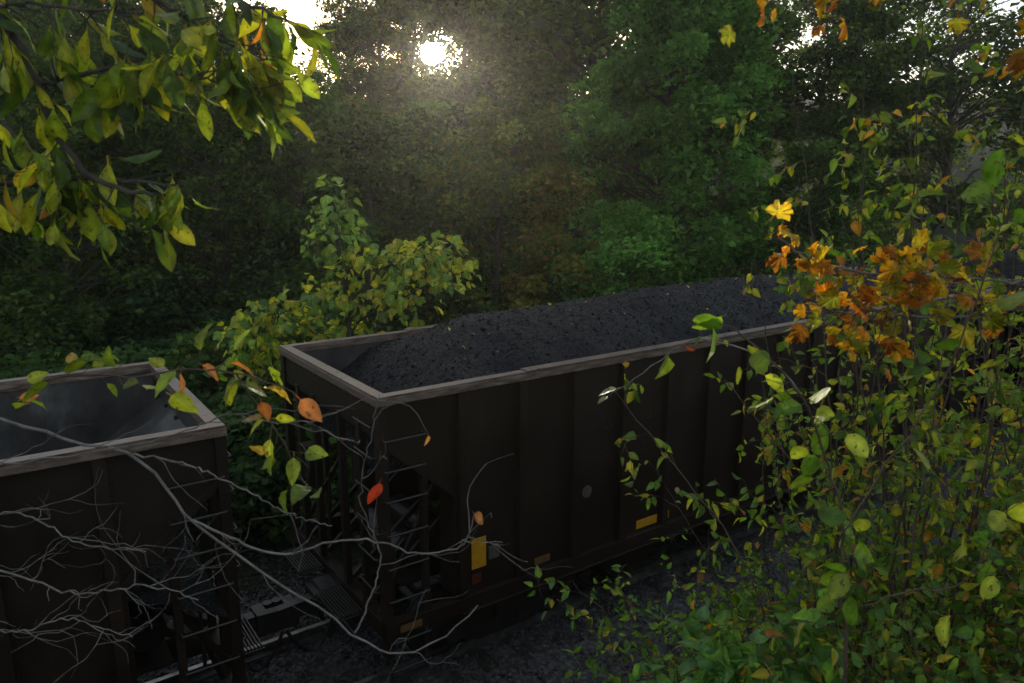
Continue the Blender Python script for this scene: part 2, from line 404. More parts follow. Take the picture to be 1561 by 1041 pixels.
def sapling():
    mb=MB(); x0,y0=-3.0,13.9; g=float(gz(x0,y0))
    base=np.array([x0,y0,g])
    lobes=[((-3.25,13.7,5.75),0.42,0.42,60),((-3.3,13.8,5.2),0.55,0.4,80),((-3.0,13.7,4.7),0.5,0.35,50),((-2.2,13.6,4.75),0.75,0.28,110),((-1.5,13.5,4.9),0.7,0.3,120),((-1.15,13.5,4.55),0.5,0.35,90),
           ((-3.5,13.6,4.15),0.8,0.3,70),((-2.7,13.8,4.1),0.7,0.3,70),((-4.3,13.5,3.75),0.7,0.28,110),((-4.8,13.6,3.4),0.6,0.3,90),((-5.0,13.8,2.8),0.6,0.4,90),((-4.2,13.9,3.0),0.8,0.4,90),((-2.0,14.0,3.8),0.6,0.3,50),((-3.2,14,3.4),0.7,0.4,80),((-1.9,13.3,4.35),0.5,0.25,50)]
    tk=np.array([base-(0,0,.2),base+(0.05,0,1.5),base+(-0.1,0,3.0),(-3.1,13.85,3.8),(-3.2,13.8,4.8),(-3.25,13.75,5.9)])
    mb.tube(tk,[0.07,0.06,0.05,0.04,0.028,0.01],8,1)
    for c,r,h,n in lobes:
        c=np.array(c); zt=max(g+1.2,c[2]-0.9*abs(c[0]-x0)*0.6-0.5)
        p0=np.array([np.interp(zt,tk[:,2],tk[:,j]) for j in range(3)])
        P=wobble_path(p0,c,6,0.08); mb.tube(P,np.linspace(0.03,0.008,6),5,1,cap=False)
        d=runit(n); rad=rng.random((n,1))**0.5
        L=c+d*rad*np.array([r*1.15,r,h*1.4])
        for q in L[::5]:
            mb.tube(wobble_path(c-(0,0,h*0.4),q,4,0.1),np.linspace(0.008,0.003,4),3,1,cap=False)
        nr=runit(n,0.8); ax=d*np.array([1,1,0.2])+runit(n)*0.5; ax[:,2]-=0.55
        pal=[(0.30,0.34,0.04),(0.18,0.28,0.045),(0.36,0.34,0.045),(0.10,0.19,0.045)] if c[2]<5.1 else [(0.12,0.22,0.05),(0.17,0.27,0.055),(0.09,0.17,0.045)]
        mb.leaves(T_heart,L,ax,nr,0.175*(0.5+0.8*rng.random(n)),pick(pal,n,None,0.25),0)
    return mb.build("catalpa_sapling",[M_leafS,M_bark])
sapling()

# ------------------------------------------------------------------ ground
def ground():
    n=340; t=np.linspace(-1,1,n); k=5.2
    g=np.sinh(t*k)/np.sinh(k)
    X=g*700+1.0; Y=g*700+9.0
    XX,YY=np.meshgrid(X,Y,indexing='ij'); ZZ=gz(XX,YY)
    V=np.stack([XX,YY,ZZ],-1).reshape(-1,3)
    i=np.arange(n-1); a=(i[:,None]*n+i[None,:]).ravel()
    F=np.stack([a,a+n,a+n+1,a+1],1)
    mb=MB(); mb.add(V,F); return mb.build("ground",[M_grd],smooth=True)
ground()
TRK=(OR[0],OR[1],0)
MWT=Matrix.Translation(Vector(TRK))@Matrix.Rotation(ANG,4,'Z')
OCT=np.array([(1,0,0),(-1,0,0),(0,1,0),(0,-1,0),(0,0,1),(0,0,-1)],float)
OF=np.array([(0,2,4),(2,1,4),(1,3,4),(3,0,4),(2,0,5),(1,2,5),(3,1,5),(0,3,5)])
def stones(mb,P,s,var,mat=0):
    N=len(P); sc=s*(1+rng.random((N,1,1))**3*2.2*var+rng.normal(size=(N,1,1))*0.2)
    j=OCT[None]*(0.65+0.6*rng.random((N,6,1)))*np.array([1,0.85,0.7])+rng.normal(size=(N,6,3))*0.22
    a=runit(N); b=runit(N); b-= (a*b).sum(1,keepdims=True)*a; b/=np.linalg.norm(b,axis=1,keepdims=True); c=np.cross(a,b)
    Rm=np.stack([a,b,c],1)
    V=P[:,None,:]+sc*(j@Rm)
    F=(OF[None]+(np.arange(N)*6)[:,None,None]).reshape(-1,3)
    mb.add(V.reshape(-1,3),F,mat)
def ballast():
    mb=MB()
    us=np.linspace(-60,130,900); vs=np.linspace(-3.1,3.1,60)
    UU,VV=np.meshgrid(us,vs,indexing='ij')
    Z=np.interp(np.abs(VV),[0,1.5,2.8,3.1],[-0.17,-0.18,-0.56,-0.72])+rng.normal(size=UU.shape)*0.014
    V=np.stack([UU,VV,Z],-1).reshape(-1,3); n=60
    i=np.arange(899); j=np.arange(59); a=(i[:,None]*n+j[None,:]).ravel()
    mb.add(V,np.stack([a,a+n,a+n+1,a+1],1))
    N=24000
    u=np.concatenate([rng.uniform(-9,9,N-6000),rng.uniform(-4,1,6000)]); v=rng.uniform(-3.3,3.3,N); v[-6000:]=rng.uniform(-1,4.6,6000)
    z=np.interp(np.abs(v),[0,1.5,2.8,3.3],[-0.165,-0.17,-0.55,-0.58])
    k=(np.abs(np.abs(v)-0.755)>0.08); u=u[k];v=v[k];z=z[k]
    stones(mb,np.stack([u,v,z],1),0.026,0.6)
    return mb.build("gravel_ballast",[M_bal],mw=MWT)
ballast()
mb=MB()
for s in (-1,1):
    v=s*0.755
    prof=[(-0.07,-0.165),(0.07,-0.165),(0.07,-0.15),(0.012,-0.13),(0.012,-0.045),(0.036,-0.035),(0.036,0),(-0.036,0),(-0.036,-0.035),(-0.012,-0.045),(-0.012,-0.13),(-0.07,-0.15)]
    n=len(prof)
    V=[(-60,v+p[0],p[1]) for p in prof]+[(130,v+p[0],p[1]) for p in prof]
    mb.add(V,[(i,(i+1)%n,n+(i+1)%n,n+i) for i in range(n)],0)
for k in range(-60,160):
    u=k*0.55
    if u<-30 or u>60: continue
    mb.box((u-0.11,-1.3,-0.34),(u+0.11,1.3,-0.171),1)
mb.build("railway_track",[M_rail,M_tie],mw=MWT)

# ------------------------------------------------------------------ hopper car
LC=15.0
def rivet_row(mb,p,q,step,r=0.013,mat=0):
    p=np.array(p,float);q=np.array(q,float); n=max(2,int(np.linalg.norm(q-p)/step))
    for t in np.linspace(0,1,n):
        mb.add(OCT*r+(p+(q-p)*t), OF, mat)
def cyl(mb,p,q,r,n=20,mat=0): mb.tube([p,q],[r,r],n,mat)
def car_body():
    mb=MB(); L=LC
    poly=[(0.02,3.84),(0.02,3.42),(1.02,2.55),(1.02,1.2),(L-1.02,1.2),(L-1.02,2.55),(L-0.02,3.42),(L-0.02,3.84)]
    for s in (-1,1):
        a,b=(s*1.500,s*1.512)
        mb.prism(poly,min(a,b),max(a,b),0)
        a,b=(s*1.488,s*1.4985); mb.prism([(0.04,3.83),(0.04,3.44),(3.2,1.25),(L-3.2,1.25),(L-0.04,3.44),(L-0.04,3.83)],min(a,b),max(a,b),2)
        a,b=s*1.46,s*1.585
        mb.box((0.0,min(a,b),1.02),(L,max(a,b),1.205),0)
        a,b=s*1.50,s*1.62
        mb.box((1.0,min(a,b),1.0),(L-1.0,max(a,b),1.018),0)
        us=np.linspace(1.06,L-1.06,16)
        for i,u in enumerate(us):
            a,b=s*1.5125,s*1.585
            mb.box((u-0.055,min(a,b),1.207),(u+0.055,max(a,b),3.795),0)
            a,b=s*1.5125,s*1.522
            mb.box((u-0.105,min(a,b),1.207),(u-0.056,max(a,b),3.79),0); mb.box((u+0.056,min(a,b),1.207),(u+0.105,max(a,b),3.79),0)
            if s<0:
                rivet_row(mb,(u-0.08,-1.523,1.3),(u-0.08,-1.523,3.7),0.16,0.010); rivet_row(mb,(u+0.08,-1.523,1.3),(u+0.08,-1.523,3.7),0.16,0.010)
        a,b=s*1.47,s*1.60
        mb.box((0.0,min(a,b),3.80),(L,max(a,b),3.90),1)
        a,b=s*1.59,s*1.612
        mb.box((0.0,min(a,b),3.80),(L,max(a,b),3.872),1)
        a,b=s*1.465,s*1.625
        mb.box((1.95,min(a,b),3.903),(L-1.95,max(a,b),3.918),1)
        rivet_row(mb,(0.2,s*1.486,3.72),(L-0.2,s*1.486,3.72),0.14,0.013,2)
        a,b=s*1.5125,s*1.55
        for e in (0,1):
            f=(lambda x: x) if e==0 else (lambda x: L-x)
            mb.prism([(f(0.03),3.44),(f(0.03),3.34),(f(1.0),2.48),(f(1.0),2.57)],min(a,b),max(a,b),0)
            mb.box((min(f(0.96),f(0.985)),min(s*1.15,s*1.499),1.207),(max(f(0.96),f(0.985)),max(s*1.15,s*1.499),2.60),0)
            a2,b2=s*1.46,s*1.59
            mb.box((min(f(0.0),f(0.10)),min(a2,b2),0.78),(max(f(0.0),f(0.10)),max(a2,b2),3.798),0)
            mb.box((min(f(0.52),f(0.59)),min(s*1.47,s*1.56),1.207),(max(f(0.52),f(0.59)),max(s*1.47,s*1.56),2.90),0)
            for z in (0.62,1.0-0.02,1.5,1.9,2.3,2.7,3.05,3.4):
                cyl(mb,(f(0.05),s*1.62,z),(f(0.55),s*1.62,z),0.013,6,3)
                cyl(mb,(f(0.05),s*1.56,z),(f(0.05),s*1.62,z),0.013,6,3); cyl(mb,(f(0.55),s*1.52,z),(f(0.55),s*1.62,z),0.013,6,3)
            mb.box((min(f(0.04),f(0.07)),min(s*1.55,s*1.60),0.5),(max(f(0.04),f(0.07)),max(s*1.55,s*1.60),0.78),3)
            mb.box((min(f(0.50),f(0.53)),min(s*1.55,s*1.60),0.5),(max(f(0.50),f(0.53)),max(s*1.55,s*1.60),1.018),3)
            mb.box((min(f(0.04),f(0.53)),min(s*1.54,s*1.61),0.48),(max(f(0.04),f(0.53)),max(s*1.54,s*1.61),0.5),3)
    for e in (0,1):
        f=(lambda x: x) if e==0 else (lambda x: L-x)
        X=lambda a,b:(min(f(a),f(b)),max(f(a),f(b)))
        a,b=X(0.0,0.13); mb.box((a,-1.468,3.803),(b,1.468,3.897),1)
        a,b=X(-0.012,0.0); mb.box((a,-1.6,3.79),(b,1.6,3.868),1)
        a,b=X(0.03,0.045); mb.box((a,-1.486,3.42),(b,1.486,3.80),0)
        a,b=X(0.046,0.052); mb.box((a,-1.484,3.44),(b,1.484,3.79),2)
        mb.prism([(f(0.03),3.43),(f(0.03),3.40),(f(3.2),1.20),(f(3.2),1.24)],-1.484,1.484,0)
        mb.prism([(f(0.05),3.46),(f(0.05),3.432),(f(3.2),1.243),(f(3.2),1.27)],-1.482,1.482,2)
        a,b=X(0.0,0.16); mb.box((a,-1.458,1.00),(b,1.458,1.20),0)
        for v in (-1.0,-0.42,0.42,1.0):
            a,b=X(0.005,0.085); mb.box((a,v-0.045,1.203),(b,v+0.045,3.47),0)
            mb.beam((f(0.10),v,1.25),(f(1.5),v,2.36),0.05,0.07,0)
        for v in (-1.3,1.3): mb.beam((f(0.06),v,1.22),(f(0.95),v*0.9,2.7),0.045,0.06,0)
        for z in (1.6,2.0,2.4,2.8,3.2,3.55):
            cyl(mb,(f(-0.05),-1.50,z),(f(-0.05),-1.03,z),0.012,6,3)
            cyl(mb,(f(-0.05),-1.50,z),(f(0.02),-1.50,z),0.012,6,3); cyl(mb,(f(-0.05),-1.03,z),(f(0.02),-1.03,z),0.012,6,3)
        rivet_row(mb,(f(0.02),-1.4,3.74),(f(0.02),1.4,3.74),0.13,0.012); rivet_row(mb,(f(0.02),-1.4,3.5),(f(0.02),1.4,3.5),0.13,0.012)
        rivet_row(mb,(f(0.058),-1.4,3.7),(f(0.058),1.4,3.7),0.13,0.012,2)
        for k in range(9):
            a,b=X(-0.34+k*0.037,-0.34+k*0.037+0.014); mb.box((a,-1.0,1.10),(b,-0.30,1.135),3); mb.box((a,0.30,1.10),(b,1.0,1.135),3)
        for v in (-1.0,-0.65,-0.3,0.3,0.65,1.0):
            a,b=X(-0.36,0.0); mb.box((a,v-0.012,1.08),(b,v+0.012,1.099),3)
        mb.tube([(f(-0.12),-1.45,0.95),(f(-0.16),-1.1,0.90),(f(-0.16),-0.4,0.90),(f(-0.35),-0.15,0.98)],0.013,6,3)
        a,b=X(-0.22,3.0); mb.box((a,-0.17,0.74),(b,0.17,1.06),3)
        a,b=X(-0.30,-0.221); mb.box((a,-0.22,0.66),(b,0.22,1.0),3)
        mb.prism([(f(-0.301),0.73),(f(-0.52),0.73),(f(-0.52),0.93),(f(-0.301),0.93)],-0.075,0.075,3)
        mb.prism([(f(-0.521),0.68),(f(-0.80),0.70),(f(-0.80),0.96),(f(-0.521),0.98)],-0.16,-0.04,3)
        mb.prism([(f(-0.521),0.70),(f(-0.66),0.70),(f(-0.66),0.96),(f(-0.521),0.96)],-0.039,0.15,3)
        cyl(mb,(f(-0.72),0.10,0.70),(f(-0.72),0.10,0.97),0.06,12,3)
        th=np.linspace(0,1,9); mb.tube(np.stack([f(-0.25)-(1 if e==0 else -1)*0.5*th,0.32+0*th,0.82-0.42*np.sin(th*math.pi*0.5)+0.1*th],1),0.025,8,3)
        mb.tube(np.stack([f(-0.1)-(1 if e==0 else -1)*0.66*th,-0.36+0*th,0.9-0.5*np.sin(th*math.pi)*0.9-0.1*th],1),0.022,8,3)
    for e in (0,1):
        f=(lambda x: x) if e==0 else (lambda x: L-x)
        cyl(mb,(f(0.75),-0.75,1.55),(f(0.75),0.35,1.55),0.2,22,3)
        cyl(mb,(f(1.35),-0.2,1.45),(f(1.35),0.85,1.45),0.16,18,3)
        mb.box((min(f(0.55),f(0.95)),-0.9,1.2),(max(f(0.55),f(0.95)),0.6,1.26),3)
        mb.tube([(f(0.3),-1.2,1.25),(f(0.3),-1.2,1.9),(f(0.7),-0.8,1.9),(f(0.75),-0.75,1.7)],0.02,6,3)
        mb.tube([(f(0.2),0.6,1.2),(f(0.25),0.6,2.3)],0.02,6,3)
        th=np.linspace(0,2*math.pi,25); mb.tube(np.stack([np.full(25,f(-0.06)),0.72+0.26*np.cos(th),2.45+0.26*np.sin(th)],1),0.014,6,3,cap=False)
        for a in range(4): mb.tube([(f(-0.04),0.72,2.45),(f(-0.06),0.72+0.26*math.cos(a*1.57),2.45+0.26*math.sin(a*1.57))],0.01,5,3)
        mb.box((min(f(-0.02),f(0.12)),0.6,2.2),(max(f(-0.02),f(0.12)),0.84,2.7),3)
    for c in (4.1,6.4,8.6,10.9):
        mb.prism([(c-1.05,1.235),(c-0.28,0.42),(c+0.28,0.42),(c+1.05,1.235)],-1.25,1.25,0)
        mb.box((c-0.34,-1.3,0.36),(c+0.34,1.3,0.418),3)
    mb.box((3.0,-0.17,0.76),(L-3.0,0.17,1.05),3)
    def mark(u0,u1,z0,z1,m,vv=-1.5155): mb.box((u0,vv-0.003,z0),(u1,vv,z1),m)
    mark(1.19,1.40,1.50,1.90,4)
    mark(1.44,1.60,1.56,1.74,6); mark(1.19,1.33,1.30,1.43,5)
    mark(2.15,2.40,1.26,1.36,7)
    mark(3.97,4.64,1.25,1.38,4)
    mark(8.1,8.6,1.27,1.37,4); mark(12.2,12.7,1.27,1.37,4)
    mb.box((0.18,-1.5885,1.06),(0.46,-1.5855,1.15),7)
    # small thin disc on the side sheet, paler than the paint
    th=np.linspace(0,2*math.pi,21)[:-1]
    mb.prism([(3.02+0.085*math.cos(t),2.07+0.085*math.sin(t)) for t in th],-1.5185,-1.5155,6)
    return mb
def truck_mb():
    mb=MB()
    for s in (-1,1):
        pl=[(-1.15,0.33),(-1.15,0.60),(-0.55,0.78),(0.55,0.78),(1.15,0.60),(1.15,0.33),(0.82,0.33),(0.45,0.17),(-0.45,0.17),(-0.82,0.33)]
        a,b=s*0.96,s*1.08; mb.prism(pl,min(a,b),max(a,b),0)
        for u in (-0.89,0.89):
            cyl(mb,(u,s*1.04,0.46),(u,s*1.2,0.46),0.11,14,0)
            rr=[0.10,0.10,0.38,0.40,0.465,0.46,0.495,0.495,0.40,0.12]; vv=[0.95,0.86,0.83,0.86,0.86,0.74,0.735,0.71,0.72,0.74]
            n=30; th=np.arange(n)*2*math.pi/n; V=[];F=[]
            for r,v in zip(rr,vv):
                for t in th: V.append((u+r*math.cos(t),s*v,0.495-0.0+r*math.sin(t)-0.03))
            for i in range(len(rr)-1):
                for j in range(n): F.append((i*n+j,i*n+(j+1)%n,(i+1)*n+(j+1)%n,(i+1)*n+j))
            mb.add(V,np.array(F),0)
        for du in (-0.18,0,0.18):
            cyl(mb,(du,s*1.02,0.25),(du,s*1.02,0.5),0.07,10,0)
    for u in (-0.89,0.89): cyl(mb,(u,-0.9,0.46),(u,0.9,0.46),0.08,12,0)
    mb.box((-0.2,-1.15,0.45),(0.2,1.15,0.7),0)
    return mb
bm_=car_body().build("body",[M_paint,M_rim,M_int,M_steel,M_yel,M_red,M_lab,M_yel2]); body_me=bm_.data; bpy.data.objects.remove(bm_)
tb=truck_mb().build("truck",[M_steel]); truck_me=tb.data; bpy.data.objects.remove(tb)
def fbm(u,v,seed=0):
    r=np.random.default_rng(seed); z=0*u; a=1.0;f=1.0
    for o in range(5):
        for k in range(3):
            th=r.random()*6.28; z=z+a*np.sin(f*(u*math.cos(th)+v*math.sin(th))*2.2+r.random()*6.28)*0.4
        a*=0.5;f*=2.1
    return z
def make_car(u0,kind,seed):
    x,y=xy_of(u0,0); e=empty("coal_hopper_car",(x,y,0),ANG)
    def ch(name,me,bev=0.006):
        o=bpy.data.objects.new(name,me); COL.objects.link(o); o.parent=e
        if bev:
            md=o.modifiers.new("bev",'BEVEL'); md.width=bev; md.segments=1; md.limit_method='ANGLE'
        return o
    ch("body",body_me)
    for i,u in enumerate((2.0,LC-2.0)):
        t=ch("truck_%d"%(i+1),truck_me); t.location=(u,0,0.005)
    def hz(u,v):
        un=np.minimum(u,LC-u)
        if kind=='full':
            crest=4.42+0.09*fbm(u*0.45,0*u,seed)+0.03*fbm(u*1.5,v*1.5,seed+1)
            zc=3.12+0.68*(un-0.3)
            zc=-np.log(np.exp(-6*zc)+np.exp(-6*crest))/6
            ze=np.minimum(3.78+0.05*fbm(u*0.8,v*0,seed+2),zc-0.06)
            w=np.clip(np.abs(v)/1.47,0,1)
            return zc-(zc-ze)*w**1.8+0.013*fbm(u*3,v*3,seed+3)
        zc=2.35+0.55*(un-0.6); crest=3.48+0.08*fbm(u*0.5,0*v,seed)
        zc=-np.log(np.exp(-6*zc)+np.exp(-6*crest))/6
        return zc+0.02*fbm(u*3,v*3,seed+3)-0.12*np.abs(v)
    mb=MB(); us=np.linspace(0.10,LC-0.10,640); vs=np.linspace(-1.484,1.484,130)
    UU,VV=np.meshgrid(us,vs,indexing='ij'); ZZ=hz(UU,VV)+rng.normal(size=UU.shape)*0.0045
    V=np.stack([UU,VV,ZZ],-1).reshape(-1,3); n=130
    i=np.arange(639); j=np.arange(129); a=(i[:,None]*n+j[None,:]).ravel()
    mb.add(V,np.stack([a,a+n,a+n+1,a+1],1))
    N=11000; u=0.35+rng.random(N)**(1.3 if kind=='full' else 1)*(LC-0.7); v=rng.uniform(-1.44,1.44,N)
    if kind!='full': u=rng.uniform(1.4,LC-1.4,N)
    z=hz(u,v)+0.001
    stones(mb,np.stack([u,v,z],1),0.007,1.8)
    if kind=='full':
        N=34; u=rng.uniform(0.8,11,N); v=rng.uniform(-1.2,1.2,N); z=hz(u,v)+0.03
        mb.leaves(T_ov,np.stack([u,v,z],1),runit(N)*np.array([1,1,0.2]),runit(N,2.5),0.05+0.05*rng.random(N),pick([(0.40,0.36,0.16),(0.42,0.36,0.08),(0.26,0.16,0.05)],N),1)
    o=mb.build("coal_load",[M_coal,M_leafS],parent=e)
    return e
car=make_car(0.0,'full',3)
carl=make_car(-16.55,'low',7)
carr=make_car(16.55,'full',12)
def lettering(txt,u,z,size):
    cu=bpy.data.curves.new("lettering",'FONT'); cu.body=txt; cu.size=size; cu.space_character=1.25
    o=bpy.data.objects.new("lettering",cu); COL.objects.link(o)
    bpy.context.view_layer.update()
    dg=bpy.context.evaluated_depsgraph_get(); me=bpy.data.meshes.new_from_object(o.evaluated_get(dg)); bpy.data.objects.remove(o)
    me.materials.clear(); me.materials.append(M_let)
    o=bpy.data.objects.new("lettering",me); COL.objects.link(o); o.parent=car
    o.location=(u,-1.5165,z); o.rotation_euler=(math.pi/2,0,0)
lettering("PG",3.05,2.88,0.30); lettering("NX",3.98,2.88,0.30)
lettering("8",3.25,2.42,0.30); lettering("27",3.98,2.42,0.30)

# ------------------------------------------------------------------ foreground plants
def smooth_path(P,n=24,jit=0.0):
    P=np.asarray(P,float)
    P=np.vstack([2*P[0]-P[1],P,2*P[-1]-P[-2]]); out=[]
    k=len(P)-3; per=max(2,n//k)
    for i in range(k):
        p0,p1,p2,p3=P[i:i+4]
        for t in np.linspace(0,1,per,endpoint=False):
            out.append(0.5*((2*p1)+(-p0+p2)*t+(2*p0-5*p1+4*p2-p3)*t*t+(-p0+3*p1-3*p2+p3)*t**3))
    out.append(P[-2]); out=np.array(out)
    if jit: out[1:-1]+=rng.normal(size=(len(out)-2,3))*jit
    return out
def grow(mb,p,d,length,r,depth,sites,kink=0.35,grav=0.0,branch=(2,4),mat=1,nseg=7,spread=0.9,nmin=5):
    p=np.array(p,float); d=np.array(d,float); d/=np.linalg.norm(d)
    P=[p.copy()]; seg=length/nseg; dirs=[d.copy()]
    for i in range(nseg):
        d=d+rng.normal(size=3)*kink*0.5; d[2]-=grav; d/=np.linalg.norm(d)
        p=p+d*seg; P.append(p.copy()); dirs.append(d.copy())
    P=np.array(P)
    mb.tube(P,np.linspace(r,r*0.35,len(P)),nmin,mat,cap=False)
    if depth==0:
        for i in range(1,len(P)): sites.append((P[i],dirs[i]))
    else:
        nb=rng.integers(branch[0],branch[1]+1)
        for k in range(nb):
            i=rng.integers(1,len(P)); c=dirs[i]+rng.normal(size=3)*spread*0.6
            grow(mb,P[i],c,length*rng.uniform(0.45,0.75),r*0.6,depth-1,sites,kink,grav,branch,mat,max(4,nseg-1),spread,max(3,nmin-1))
        sites.append((P[-1],dirs[-1]))
def put_leaves(mb,sites,tm,size,pal,wt=None,per=1.0,down=0.7,prob=1.0,mat=0,side=0.9,up=0.8,jit=0.2):
    S=[s for s in sites for _ in range(int(per)) if rng.random()<prob]
    if not S: return
    P=np.array([s[0] for s in S]); D=np.array([s[1] for s in S]); n=len(P)
    ax=D*0.5+runit(n)*side; ax[:,2]-=down
    nr=runit(n,up)
    sz=size*(0.65+0.6*rng.random(n))
    pt=-tm[0][:,0].min()*0.97
    P=P+ax/np.linalg.norm(ax,axis=1,keepdims=True)*pt*sz[:,None]
    mb.leaves(tm,P,ax,nr,sz,pick(pal,n,wt,jit),mat)
LG=[(0.14,0.20,0.020),(0.07,0.12,0.018),(0.24,0.26,0.022),(0.035,0.075,0.015)]
LY=[(0.30,0.26,0.03),(0.22,0.24,0.03),(0.16,0.20,0.025)]
LO=[(0.42,0.18,0.018),(0.50,0.28,0.02),(0.26,0.11,0.018),(0.48,0.36,0.03)]

def left_tree():
    mb=MB(); g=float(gz(-3.3,2.9))
    mb.tube(smooth_path([(-3.3,2.9,g-0.3),(-3.2,2.85,5),(-3.3,2.8,7),(-3.1,2.8,9)],12),np.linspace(0.12,0.05,13)[:13],10,1)
    paths=[([(-3.25,2.8,7.0),(-2.3,2.6,6.95),(-1.75,2.5,6.78),(-1.5,2.4,6.5),(-1.43,2.4,6.28),(-1.3,2.35,6.12),(-1.08,2.3,6.06)],0.02),
        ([(-2.3,2.6,6.95),(-1.6,2.5,6.86),(-1.2,2.4,6.74),(-0.9,2.35,6.66),(-0.66,2.3,6.57)],0.014),
        ([(-1.46,2.4,6.4),(-1.2,2.35,6.44),(-0.98,2.3,6.42),(-0.78,2.28,6.38)],0.009),
        ([(-3.2,2.8,6.3),(-2.3,2.6,6.14),(-1.7,2.5,6.10),(-1.35,2.4,6.12),(-1.02,2.3,6.10)],0.014),
        ([(-2.3,2.6,6.5),(-1.8,2.45,6.42),(-1.55,2.4,6.25),(-1.4,2.35,6.13)],0.010),
        ([(-2.1,2.5,6.7),(-1.7,2.4,6.62),(-1.4,2.35,6.62),(-1.1,2.3,6.58)],0.010),
        ([(-1.2,2.38,6.72),(-1.0,2.35,6.60),(-0.86,2.3,6.52),(-0.74,2.3,6.46)],0.007)]
    for P,r in paths:
        q=smooth_path(P,30,0.004); mb.tube(q,np.linspace(r,r*0.3,len(q)),7,1,cap=False)
        sites=[]
        inn=[i for i in range(3,len(q)) if q[i][0]>-1.85]
        for i in inn:
            if rng.random()<0.85:
                d=q[i]-q[i-1]; d/=np.linalg.norm(d)
                c=d*0.7+rng.normal(size=3)*0.6; c[2]-=0.1
                ss=[]; grow(mb,q[i],c,rng.uniform(0.06,0.17),0.003,0,ss,0.3,0.05,nseg=3)
                sites+= [ss[-1]]*int(rng.integers(1,4)) + [ss[0]]*(rng.random()<0.4)
        sites+= [(q[-1],(q[-1]-q[-2])/np.linalg.norm(q[-1]-q[-2]))]*5
        for tm,pr in ((T_obov,0.5),(T_obov2,0.5)):
            put_leaves(mb,sites,tm,0.115,LG,[0.33,0.24,0.27,0.16],prob=pr,down=0.8,side=0.65,up=0.5)
        put_leaves(mb,sites,T_obov,0.11,[(0.35,0.24,0.03),(0.38,0.15,0.02)],prob=0.03,down=0.9,side=0.5)
    return mb.build("magnolia_tree",[M_leafN,M_bark],smooth=False)
left_tree()

def left_twigs():
    mb=MB()
    g=float(gz(-2.6,2.3)); K=0.7
    mb.tube(smooth_path([(-2.7,2.3,g-0.2),(-2.5,2.25,4.4),(-2.35,2.2,5.3),(-2.3,2.2,5.7)],12),np.linspace(0.035,0.012,13),7,0)
    paths=[([(-2.4,2.2,5.2),(-2.0,2.2,5.42),(-1.59,2.2,5.39),(-1.4,2.2,5.32),(-1.21,2.2,5.28),(-1.1,2.2,5.16),(-1.01,2.2,5.03),(-0.81,2.2,4.87),(-0.64,2.2,4.74),(-0.48,2.2,4.61),(-0.37,2.2,4.57),(-0.22,2.2,4.64),(-0.112,2.2,4.75)],0.0085),
     ([(-1.02,2.2,5.05),(-0.88,2.18,4.99),(-0.72,2.15,4.96),(-0.56,2.13,5.01),(-0.42,2.1,5.03),(-0.30,2.1,4.99),(-0.19,2.1,5.0),(-0.14,2.1,5.04),(-0.115,2.1,5.12)],0.006),
     ([(-2.3,2.2,5.6),(-1.9,2.15,5.35),(-1.6,2.1,5.28),(-1.2,2.1,5.33),(-0.95,2.05,5.40),(-0.78,2.0,5.47),(-0.60,2.0,5.44),(-0.39,2.0,5.52)],0.0045),
     ([(-1.21,2.2,5.28),(-1.0,2.15,5.26),(-0.85,2.1,5.22),(-0.68,2.1,5.12),(-0.55,2.1,5.08)],0.005),
     ([(-0.52,2.2,4.65),(-0.45,2.2,4.80),(-0.43,2.2,4.95),(-0.47,2.15,5.15),(-0.42,2.1,5.35),(-0.39,2.1,5.5)],0.0045),
     ([(-2.4,2.2,5.0),(-2.0,2.15,4.95),(-1.6,2.1,4.93),(-1.35,2.1,4.85),(-1.15,2.1,4.88),(-0.98,2.1,4.83)],0.006),
     ([(-2.4,2.2,4.9),(-1.9,2.15,4.8),(-1.6,2.1,4.72),(-1.4,2.1,4.76),(-1.2,2.1,4.70)],0.005),
     ([(-2.4,2.2,5.1),(-1.8,2.1,5.1),(-1.5,2.1,5.12),(-1.3,2.05,5.05),(-1.1,2.05,5.02)],0.005)]
    S=[]
    for P,r in paths:
        q=smooth_path(P,44,0.0034); r*=K; mb.tube(q,np.linspace(r,r*0.4,len(q)),6,0,cap=False)
        for i in range(3,len(q),2):
            if q[i][0]<-1.8 : continue
            low = q[i][2]<5.0 and q[i][0]<-0.9
            if rng.random()<(0.95 if low else 0.25):
                d=q[i]-q[i-1]; d/=np.linalg.norm(d); c=d*1.1+rng.normal(size=3)*0.6
                grow(mb,q[i],c,rng.uniform(0.10,0.36),0.0016,1 if rng.random()<0.65 else 0,S,0.5,-0.01,(1,3),0,7,1.0,4)
    mb.leaves(T_ov7,np.array([[-0.115,2.1,5.12]]),np.array([[0.5,0.2,-0.6]]),np.array([[0.6,-0.7,0.7]]),[0.055],np.array([[0.26,0.11,0.05]]),1)
    mb.leaves(T_ov7,np.array([[-0.40,2.1,5.22]]),np.array([[-0.35,0.1,-0.75]]),np.array([[0.8,-0.8,0.2]]),[0.09],np.array([[0.30,0.03,0.02]]),1)
    mb.leaves(T_ov,np.array([[-0.25,2.1,5.37]]),np.array([[-0.1,0.1,-0.75]]),np.array([[1,-0.6,0.2]]),[0.04],np.array([[0.25,0.12,0.06]]),1)
    mb.tube(smooth_path([(-0.43,2.12,5.0),(-0.42,2.1,5.1),(-0.40,2.1,5.225)],6),np.linspace(0.0015,0.0008,7)[:7],4,0)
    mb.tube(smooth_path([(-0.40,2.1,5.48),(-0.3,2.1,5.46),(-0.25,2.1,5.375)],6),np.linspace(0.0015,0.0008,7)[:7],4,0)
    return mb.build("bare_dead_shrub",[M_twig,M_leafN],smooth=True)
left_twigs()

